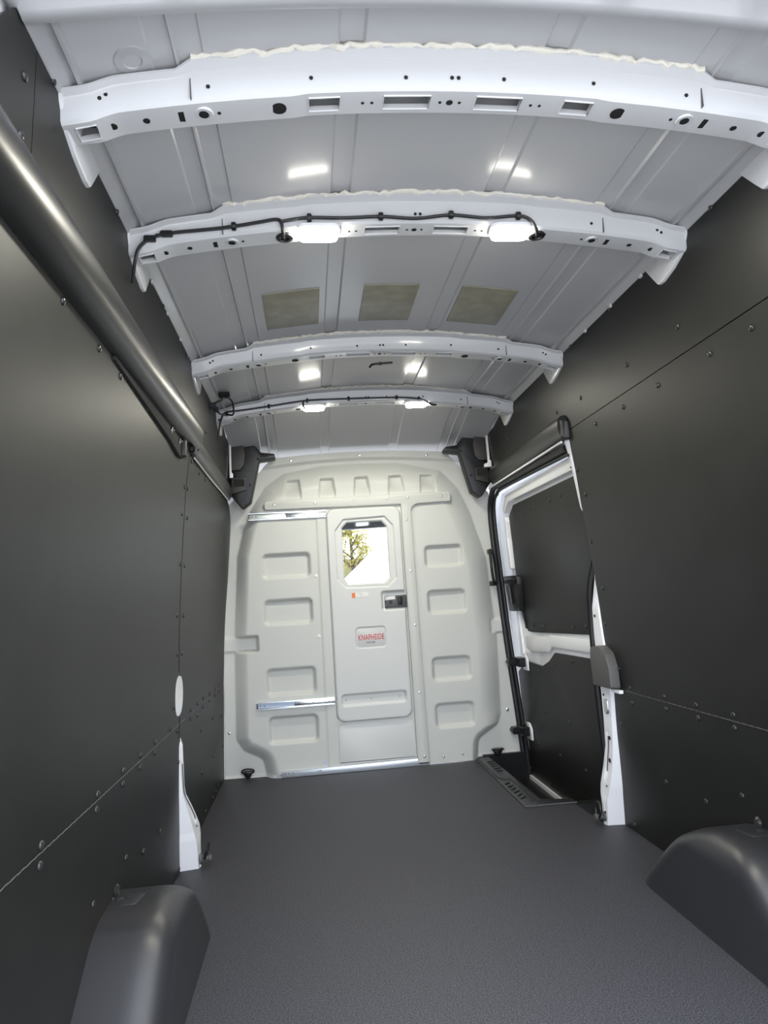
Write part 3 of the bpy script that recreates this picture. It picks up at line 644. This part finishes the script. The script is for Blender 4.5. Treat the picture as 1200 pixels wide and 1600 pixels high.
# black corner brackets at the top of the bulkhead
def corner(s, label):
    t = thing('corner_bracket', label, 'bracket', (s*.70, 4.27, 1.85), 'black corner brackets above the bulkhead')
    P = [(.80, 2.050), (.735, 2.060), (.69, 2.052), (.68, 2.03), (.615, 1.955), (.535, 1.945), (.53, 1.918), (.632, 1.905), (.655, 1.80), (.692, 1.650), (.745, 1.612), (.812, 1.70)]
    pl = obj('bracket_plate', slab(round_poly([(s*a, b) for a, b in P], .012), 4.36, 4.27, XZ, .006), BLACK, t)
    bx = [(.806, 1.845), (.745, 1.845), (.720, 1.875), (.712, 1.95), (.728, 2.02), (.804, 2.02)]
    obj('bracket_box', slab(round_poly([(s*a, b) for a, b in bx], .012), 4.275, 4.245, XZ, .006), BROWN, t)
    obj('bracket_lip', slab([(s*.804, 2.015), (s*.722, 2.015), (s*.70, 2.040), (s*.70, 2.052), (s*.80, 2.040)], 4.275, 4.215, XZ, .005), BLACK, t)
    po = obj('pocket', slab(round_poly([(s*.80, 1.70), (s*.715, 1.72), (s*.715, 1.80), (s*.80, 1.80)], .01), 4.275, 4.25, XZ, .004), BROWN, t)
    obj('pocket_opening', slab(round_poly([(s*.785, 1.745), (s*.722, 1.745), (s*.722, 1.79), (s*.785, 1.79)], .006), 4.26, 4.2485, XZ), DARK, po)
    obj('screw', lathe([(.008, 0), (.006, .004)], (s*.637, 4.27, 1.915), (0, -1, 0), 10), RIVET, t)
    obj('screw', lathe([(.008, 0), (.006, .004)], (s*.69, 4.27, 1.755), (0, -1, 0), 10), RIVET, t)
    obj('screw', lathe([(.010, 0), (.009, .003)], (s*.80, 4.245, 1.945), (0, -1, 0), 10), DARK, t)
    wt = [(.792, 2.00), (.803, 2.00), (.806, 1.795), (.786, 1.795), (.786, 1.82), (.794, 1.83)]
    obj('white_tab', slab([(s*a, b) for a, b in wt], 4.235, 4.215, XZ, .002), WHITE, t)
    if s > 0: obj('white_tab', slab([(.806, 1.835), (.808, 1.79), (.765, 1.79), (.765, 1.812), (.786, 1.815)], 4.22, 4.19, XZ, .002), WHITE, t)
corner(-1, 'black plastic corner bracket above the bulkhead at the end of the long bar')
corner(1, 'black plastic corner bracket above the bulkhead next to the sliding side door')

# ------------------------------------------------------------------ rail covers
def rail(name, label, side, y0, y1, zmid, hh, depth, ymat, r_end=.03):
    t = thing(name, label, 'rail cover', (side*wx(zmid), (y0+y1)/2, zmid))
    prof = []
    for k in range(17):
        a = -math.pi/2+math.pi*k/16
        c, s_ = math.cos(a), math.sin(a)
        prof.append((depth*abs(c)**.75, hh*(abs(s_)**.85)*(1 if s_ > 0 else -1)))
    def st(y):
        e = min(1, max(0.0, (y1-y)/r_end)); k = math.sqrt(max(0.04, 1-(1-e)**2))
        return [(side*(wx(zmid+b)+.004-a*k), y, zmid+b*(.75+.25*k)) for a, b in prof]
    ys = list(np.linspace(y0, y1-r_end, 14))+[y1-r_end*q for q in (.8, .6, .4, .25, .12, .04, 0)]
    obj('cover_shell', extrude(st, ys, closed=True), ymat, t, angle=50)
    return t
big = rail('rail_cover', 'long rounded black bar on the side wall opposite the sliding door', -1, .60, 2.92, 1.727, .060, .057, COVER, .035)
sm = rail('rail_cover', 'shorter black rail cover carrying on past the end of the long bar', -1, 2.925, 4.205, 1.700, .044, .036, COVER, .02)
obj('edge_strip', tube([(-wx(1.672)+.008, y, 1.651+.002*math.sin(y*5)) for y in np.linspace(2.95, 4.20, 12)], .0032, 8), WHITE, sm)
rr = rail('rail_cover', 'black rail cover above the sliding side door', 1, 2.955, 4.20, 1.728, .056, .044, COVER, .02)
obj('open_end', slab(round_poly([(.788, 1.672), (.848, 1.668), (.852, 1.775), (.825, 1.785), (.788, 1.76)], .018), 2.965, 2.935, XZ, .008), BLACKR, rr)
obj('end_insert', slab(round_poly([(.798, 1.676), (.822, 1.676), (.822, 1.745), (.806, 1.755)], .008), 2.94, 2.930, XZ, .002), GREYP, rr)
obj('edge_strip', tube([(wx(1.66)-.028, y, 1.663) for y in np.linspace(2.97, 4.25, 6)], .006, 8), WHITE, rr)
bk = thing('rail_bracket', 'dark metal bracket with bolts under the end of the long bar', 'bracket', (-.82, 2.45, 1.66))
obj('bracket_plate', slab(round_poly([(1.75, 1.668), (1.75, 1.655), (2.45, 1.612), (2.62, 1.590), (2.70, 1.598), (2.72, 1.668)], .01), -.829, -.815, YZ, .003), DARK, bk)
obj('hook_arm', slab(round_poly([(2.655, 1.60), (2.685, 1.60), (2.685, 1.665), (2.665, 1.665)], .006), -.825, -.800, YZ, .004), BLACKR, bk)
obj('bracket_arm', box(-.81, -.785, 2.78, 2.86, 1.640, 1.667, .006), BLACK, bk)
for y, z in ((2.60, 1.645), (2.45, 1.650), (2.70, 1.640)): obj('bolt', lathe([(.011, 0), (.011, .006), (.005, .007), (.005, .012)], (-.815, y, z), (1, 0, -.2), 8), STEEL, bk)

# ------------------------------------------------------------------ wheel arch covers
def arch(s, label):
    t = thing('wheel_arch_cover', label, 'wheel arch', (s*.82, 2.0, 0), 'black wheel arch covers')
    r0 = .075; H = .293; v = []; f = []; lv_ = [0, .03, .06, .10, .14, .18, .21]+[H-r0+r0*math.sin(q) for q in np.linspace(.12, math.pi/2, 9)]
    yf = lambda z: float(np.interp(z, [0, .05, .155, .22, .26, .285, H], [2.47, 2.42, 2.30, 2.21, 2.13, 2.06, 2.0]))
    yr = lambda z: float(np.interp(z, [0, .05, .159, .22, .26, .285, H], [1.48, 1.555, 1.68, 1.745, 1.79, 1.835, 1.90]))
    for z in lv_:
        q = max(0.0, z-(H-r0)); xi = .722+r0-math.sqrt(max(0, r0*r0-q*q))
        w0 = wx(z)-.0003
        ring_ = round_poly([(w0, yr(z)), (xi, yr(z)), (xi, yf(z)), (w0, yf(z))], [0, .10, .12, 0], 8)
        n = len(ring_); v += [(s*a, b, z) for a, b in ring_]
    for i in range(len(lv_)-1):
        for k in range(n-1): f.append((i*n+k, i*n+k+1, (i+1)*n+k+1, (i+1)*n+k))
    f.append(tuple((len(lv_)-1)*n+k for k in range(n)))
    obj('arch_shell', (v, f), ARCH, t, angle=70)
    obj('edge_tab', slab(round_poly([(s*.893, 1.962), (s*.875, 1.962), (s*.875, 1.980), (s*.893, 1.980)], .004), .291, .2955, XY, .002), ARCH, t)
    obj('recessed_pad', slab(round_poly([(s*.885, 1.93), (s*.835, 1.93), (s*.825, 2.0), (s*.885, 2.0)], .008), .290, .2945, XY, .002), ARCH, t)
    b = obj('clip_button', lathe([(.017, 0), (.017, .002), (.011, .008), (.004, .009)], (s*(wx(.30)-.001), 2.005, .303), (-s, 0, 0), 14), RIVET, t)
arch(-1, 'black plastic wheel arch cover under the wall with the long black bar')
arch(1, 'black plastic wheel arch cover on the sliding door side')

# ------------------------------------------------------------------ tie-down rings
def ring(loc, d, label, tilt=0.0, base_dir=(0, 0, 1)):
    """d: direction the ring's foot points away from its mount"""
    t = thing('tie_down_ring', label, 'tie-down ring', loc, 'black tie-down rings')
    p = Vector(loc); d = Vector(d).normalized(); up = Vector((0, 0, 1))
    side = d.cross(up).normalized()
    obj('ring_base', lathe([(.020, 0), (.019, .006), (.012, .012), (.010, .030), (.014, .034), (.014, .044), (.006, .046)], loc, d, 14), GREYP, t)
    c = p+d*.026+up*.030; e = (up*math.cos(tilt)+d*math.sin(tilt)).normalized()
    pts = [tuple(c+(side*math.cos(a)*.026+e*math.sin(a)*.032)) for a in np.linspace(0, 2*math.pi, 25)]
    obj('ring_loop', tube(pts, .0052, 8, False), BLACK, t)
ring((-.846, 3.0, .034), (1, 0, 0), 'black tie-down ring at the foot of the white pillar below the long black bar', .25)
ring((.846, 3.015, .034), (-1, 0, 0), 'black tie-down ring at the foot of the white pillar by the sliding door', -.1)
def floor_ring(x, label, w_):
    t = thing('tie_down_ring', label, 'tie-down ring', (x, 4.40, 0.002), 'black tie-down rings')
    obj('ring_base', slab(round_poly([(x-.012, .004), (x+.012, .004), (x+.028, .034), (x+.026, .046), (x-.026, .046), (x-.028, .034)], .006), 4.415, 4.385, XZ, .006), BLACK, t)
    pts = [(x+.036*math.cos(a), 4.392-.004*math.sin(a)-w_*math.sin(a), .044+(.017*math.sin(a) if w_ < .02 else .004*math.sin(a))) for a in np.linspace(0, 2*math.pi, 25)]
    obj('ring_loop', tube(pts, .0048, 8, False), BLACK, t)
floor_ring(-.780, 'black tie-down ring at the bulkhead corner away from the sliding door', .008)
floor_ring(.752, 'black tie-down ring at the bulkhead corner above the step well', .03)

# ------------------------------------------------------------------ step scuff plate
sp = thing('scuff_plate', 'black ribbed plastic scuff plate along the side step edge', 'scuff plate', (.64, 3.8, .001))
obj('plate', slab(round_poly([(.607, 4.36), (.597, 3.345), (.845, 3.338), (.845, 3.40), (.705, 3.44), (.690, 4.40)], .006), .0005, .006, XY, .003), ARCH, sp)
obj('raised_band', slab([(.612, 4.33), (.606, 3.90), (.628, 3.84), (.662, 3.84), (.676, 3.42), (.690, 3.42), (.694, 3.85), (.660, 3.90), (.634, 3.92), (.640, 4.34)], .0055, .011, XY, .003), ARCH, sp)
for k in range(5):
    y = 4.02+.055*k; obj('rib', slab([(.645, y), (.682, y+.01), (.682, y+.032), (.645, y+.022)], .0055, .011, XY, .002), ARCH, sp)
for k in range(6):
    y = 3.46+.055*k; obj('rib', slab([(.612, y), (.645, y+.03), (.645, y+.05), (.612, y+.02)], .0055, .011, XY, .002), ARCH, sp)
obj('edge_lip', tube([(.605, 4.36, .005), (.597, 3.345, .005), (.845, 3.338, .005)], .0035, 6), GREYP, sp)
for x, y in ((.63, 3.375), (.66, 3.385)): obj('screw', lathe([(.005, 0), (.004, .002)], (x, y, .006), (0, 0, 1), 8), GREYP, sp)

# ------------------------------------------------------------------ sliding side door
def dslab(poly, off0, off1, bev=.0):
    import bmesh
    v, f = slab(poly, off0, off1, YZ, bev); bm = bmesh.new()
    vs = [bm.verts.new(p) for p in v]
    for q in f: bm.faces.new([vs[i] for i in q])
    for z in (.80, 1.55): bmesh.ops.bisect_plane(bm, geom=bm.verts[:]+bm.edges[:]+bm.faces[:], plane_co=(0, 0, z), plane_no=(0, 0, 1))
    bm.verts.index_update(); bmesh.ops.triangulate(bm, faces=[q for q in bm.faces if len(q.verts) > 4]); bm.verts.index_update()
    out = [(p.co.x+xd(p.co.z), p.co.y, p.co.z) for p in bm.verts], [[p.index for p in q.verts] for q in bm.faces]
    bm.free(); return out
fr_out = [(3.04, -.135), (4.60, -.135), (4.60, .3), (4.60, .8), (4.57, 1.33), (4.50, 1.56), (4.38, 1.645), (3.04, 1.655), (3.04, .8), (3.04, .3)]
d2 = obj('door_2', dslab(round_poly(fr_out, [0, .05, 0, 0, .1, .05, .05, 0, 0, 0]), .045, .012, .004), WHITE, None); tag(d2, 'white sliding side door lined with black panels', kind='structure')
UP = round_poly([(4.142, 1.536), (3.0, 1.536), (3.0, .79), (4.13, .76), (4.216, .764), (4.295, .84), (4.300, .93), (4.300, 1.113), (4.275, 1.31), (4.262, 1.48)], [.02, 0, 0, .02, .03, .03, .03, .03, 0, .03])
LO = round_poly([(4.495, .494), (4.323, .574), (4.006, .570), (3.875, .61), (3.772, .663), (3.0, .672), (3.0, -.125), (4.51, -.135), (4.51, -.03), (4.47, .188), (4.484, .37)], [.01, .02, .03, .05, .04, 0, 0, .02, 0, 0, 0])
pu = obj('door_panel', dslab(UP, .010, .0, .001), PANEL, d2); rivets(pu, [(4.011, 1.470), (3.825, 1.472), (3.503, 1.472), (3.343, 1.472), (4.093, .802), (3.919, .804), (3.452, .816), (3.284, .822)], 1, xd)
pw = obj('door_panel', dslab(LO, .010, .0, .001), PANEL, d2); rivets(pw, [(3.81, .590), (3.509, .64), (4.072, .542), (4.022, .311), (3.638, .316), (4.194, .102), (3.825, .109), (3.467, .11), (4.40, -.09), (4.047, -.101)], 1, xd)
obj('belt_rib', dslab(round_poly([(3.05, .70), (3.80, .690), (3.85, .66), (4.20, .64), (4.27, .66), (4.27, .735), (3.86, .745), (3.80, .76), (3.05, .765)], .015), .014, -.006, .008), WHITE, d2)
obj('corner_rib', dslab(round_poly([(4.34, .61), (4.40, .60), (4.42, .75), (4.385, 1.0), (4.355, 1.0), (4.37, .80)], .015), .014, -.004, .008), WHITE, d2)
obj('top_rib', dslab(round_poly([(3.06, 1.555), (4.18, 1.560), (4.285, 1.50), (4.325, 1.52), (4.21, 1.615), (3.06, 1.625)], .015), .014, -.022, .010), WHITE, d2)
obj('front_rib', dslab(round_poly([(4.335, 1.15), (4.375, 1.15), (4.345, 1.45), (4.315, 1.49), (4.30, 1.45), (4.325, 1.35)], .012), .014, -.016, .008), WHITE, d2)
lb = obj('latch_block', dslab(round_poly([(4.235, .886), (4.461, .884), (4.49, 1.08), (4.49, 1.112), (4.202, 1.107), (4.202, 1.055)], .012), .012, -.030, .008), BLACK, d2)
obj('latch_groove', dslab(round_poly([(4.37, .93), (4.41, .93), (4.41, 1.05), (4.37, 1.05)], .006), -.028, -.040, .004), GREYP, lb)
obj('latch_ledge', dslab(round_poly([(4.22, 1.06), (4.47, 1.06), (4.48, 1.085), (4.21, 1.085)], .004), -.026, -.046, .004), BLACK, lb)
obj('sash_channel', dslab(round_poly([(4.235, .775), (4.25, .785), (4.275, .89), (4.262, .89)], .003), .002, -.006, .002), BLACK, d2)
for z, yy in ((.572, 4.30), (.150, 4.335)):
    hb_ = obj('door_bumper', MB().add(box(.895, .950, yy-.03, yy+.10, z-.028, z+.026, .005)).add(box(.850, .900, yy+.02, yy+.085, z-.020, z+.020, .005)).add(box(.845, .905, yy+.015, yy+.09, z-.006, z+.006, .002)).get(), BLACK, d2)
    obj('bumper_plate', slab(round_poly([(yy-.06, z-.05), (yy+.03, z-.05), (yy+.03, z+.05), (yy-.02, z+.05), (yy-.06, z+.02)], .008), .950, .940, YZ, .003), WHITE, d2)
ws = thing('weatherstrip', 'black rubber weatherstrip around the sliding side door opening', 'weatherstrip', (.87, 4.42, 0))
wp = [(.928, 4.42, -.14), (.905, 4.42, .25), (.872, 4.42, .70), (.853, 4.42, 1.05), (.838, 4.42, 1.35), (.832, 4.41, 1.52), (.831, 4.375, 1.60), (.832, 4.31, 1.650), (.834, 4.20, 1.668), (.838, 3.6, 1.660), (.84, 3.03, 1.648)]
obj('front_seal', tube(smooth_path(wp), .017, 10), BLACKR, ws)
obj('front_seal_lip', tube(smooth_path([(a+.022, b-.012, c-(.02 if c > 1.6 else 0)) for a, b, c in wp]), .012, 8), BLACKR, ws)
obj('rear_seal', tube(smooth_path([(.915, 3.085, -.05), (.905, 3.085, .3), (.890, 3.065, .6), (.892, 3.06, .85), (.886, 3.03, 1.0), (.905, 2.99, 1.13)]), .016, 8), BLACKR, ws)
# grab handle on the bulkhead's edge
gh = thing('grab_handle', 'black loop grab handle on the bulkhead edge by the side door', 'handle', (.80, 4.33, 1.17))
lp_ = []
for a in np.linspace(0, 2*math.pi, 33):
    ca, sa = math.cos(a), math.sin(a)
    lp_.append((.812-.022*(1 if ca > 0 else -1)*abs(ca)**.5*.9-.012*sa*.5-.010, 4.33-.03*(1 if ca > 0 else -1)*abs(ca)**.5, 1.17+.108*(1 if sa > 0 else -1)*abs(sa)**.7))
obj('grip', tube(lp_, .0085, 10, False), BLACK, gh)
for z in (1.272, 1.068): obj('mount', box(.788, .815, 4.33, 4.41, z-.016, z+.016, .005), BLACK, gh)
# grey cap on the pillar
pc = thing('pillar_cap', 'grey plastic cap on the white pillar behind the sliding door', 'cap', (.86, 2.88, .68))
obj('cap_shell', slab(round_poly([(2.80, .592), (2.985, .588), (2.992, .70), (2.985, .752), (2.90, .762), (2.835, .735), (2.805, .68)], [.012, .012, 0, .03, .03, .03, .03], 6), .880, .838, YZ, .007), GREYP, pc)
obj('cap_foot', box(.862, .880, 2.775, 2.86, .574, .588, .002), WHITE, pc)

# ------------------------------------------------------------------ the cab and the outdoors seen through the door window
ch_ = thing('windscreen_header', 'black windscreen header strip seen through the bulkhead window', 'header', (.1, 5.9, 1.7))
obj('header_strip', slab([(-.75, 1.605), (.90, 1.632), (.90, 1.98), (-.75, 1.98)], 5.96, 5.903, XZ, .01), BLACK, ch_)
obj('cab_roof', box(-.80, .90, 4.67, 5.95, 1.975, 1.99), BLACK, ch_, smooth=False)
cl = thing('cab_lamp', 'white oval dome lamp on the windscreen header', 'lamp', (.11, 5.88, 1.655))
obj('lamp_lens', slab(round_poly([(.055, 1.638), (.165, 1.642), (.165, 1.676), (.055, 1.672)], .016), 5.90, 5.875, XZ, .008), CABL, cl)
obj('lamp_bezel', slab(round_poly([(.04, 1.632), (.18, 1.636), (.18, 1.682), (.04, 1.678)], .02), 5.901, 5.895, XZ, .002), GREYP, cl)
gr = obj('ground', box(-60, 60, -40, 80, -.70, -.66), GROUND, None, smooth=False); tag(gr, 'pale concrete yard', kind='structure')
def bank_row(x):
    h_ = 2.22+.05*math.sin(x*1.7); return [(x, 20.0, -.70), (x, 20.3, 1.1), (x, 20.7+.1*math.sin(3*x), h_-.15), (x, 21.2, h_), (x, 23, h_), (x, 24, -.70)]
bn = obj('grass_bank', extrude(bank_row, np.linspace(-14, 14, 57)), BANK, None); tag(bn, 'dry tan grass bank beyond the windscreen', kind='structure')
sh = thing('white_shed', 'white shed with a sloping roof beyond the windscreen', 'shed', (2.6, 12.2, -.66))
gable = [(.16, -.66), (5.1, -.66), (5.1, 1.263), (2.6, 3.44), (.16, 1.263)]
obj('shed_wall', slab(gable, 13.5, 11.0, XZ), SHED, sh, smooth=False)
obj('shed_roof', extrude(lambda y: [(.10, y, 1.215), (2.6, y, 3.445), (5.16, y, 1.215), (5.16, y, 1.24), (2.6, y, 3.475), (.10, y, 1.24)], [11.0, 13.55], closed=True), SHED, sh, smooth=False)
tr = thing('tree', 'tree with yellow-green autumn leaves beyond the windscreen', 'tree', (.75, 17.0, -.66))
rt_ = random.Random(7); trunk = smooth_path([(.75, 17, -.70), (.78, 17, .8), (.72, 17.05, 1.8), (.70, 17.0, 2.6), (.80, 17, 3.5)])
obj('trunk', tube(trunk, [.065*(1-.7*i/len(trunk)) for i in range(len(trunk))], 8), BARK, tr)
tips = []
for k in range(16):
    z0 = rt_.uniform(1.7, 3.2); a = rt_.uniform(0, 2*math.pi); L_ = rt_.uniform(.5, 1.2)
    q = (.72+math.cos(a)*L_*.55, 17+math.sin(a)*L_*.6, z0+L_*.45)
    obj('branch', tube([(.72, 17, z0), ((.72+q[0])/2, (17+q[1])/2, z0+.14), q], [.03, .02, .008], 6), BARK, tr); tips.append(q); tips.append(((.72+q[0])/2, (17+q[1])/2, z0+.16))
lv = MB()
for q in tips+[(.52, 17, 2.7), (.60, 17, 2.5), (.70, 17.2, 2.8), (.62, 16.8, 2.55), (.74, 16.9, 2.65), (.56, 17, 2.85), (.90, 17, 2.38), (.97, 17, 2.33), (1.08, 17, 2.15), (1.12, 17, 2.12), (1.1, 16.9, 2.2), (.80, 17, 2.5)]:
    for _ in range(34):
        c = Vector(q)+Vector([rt_.gauss(0, .10) for _ in range(3)])
        a = Vector([rt_.gauss(0, 1) for _ in range(3)]).normalized(); b = a.orthogonal().normalized()
        s = rt_.uniform(.03, .055)
        lv.add(([tuple(c-a*s), tuple(c+b*s*.55), tuple(c+a*s), tuple(c-b*s*.55)], [(0, 1, 2, 3)]))
fo = obj('foliage', lv.get(), LEAF, tr, smooth=False); fo['kind'] = 'stuff'
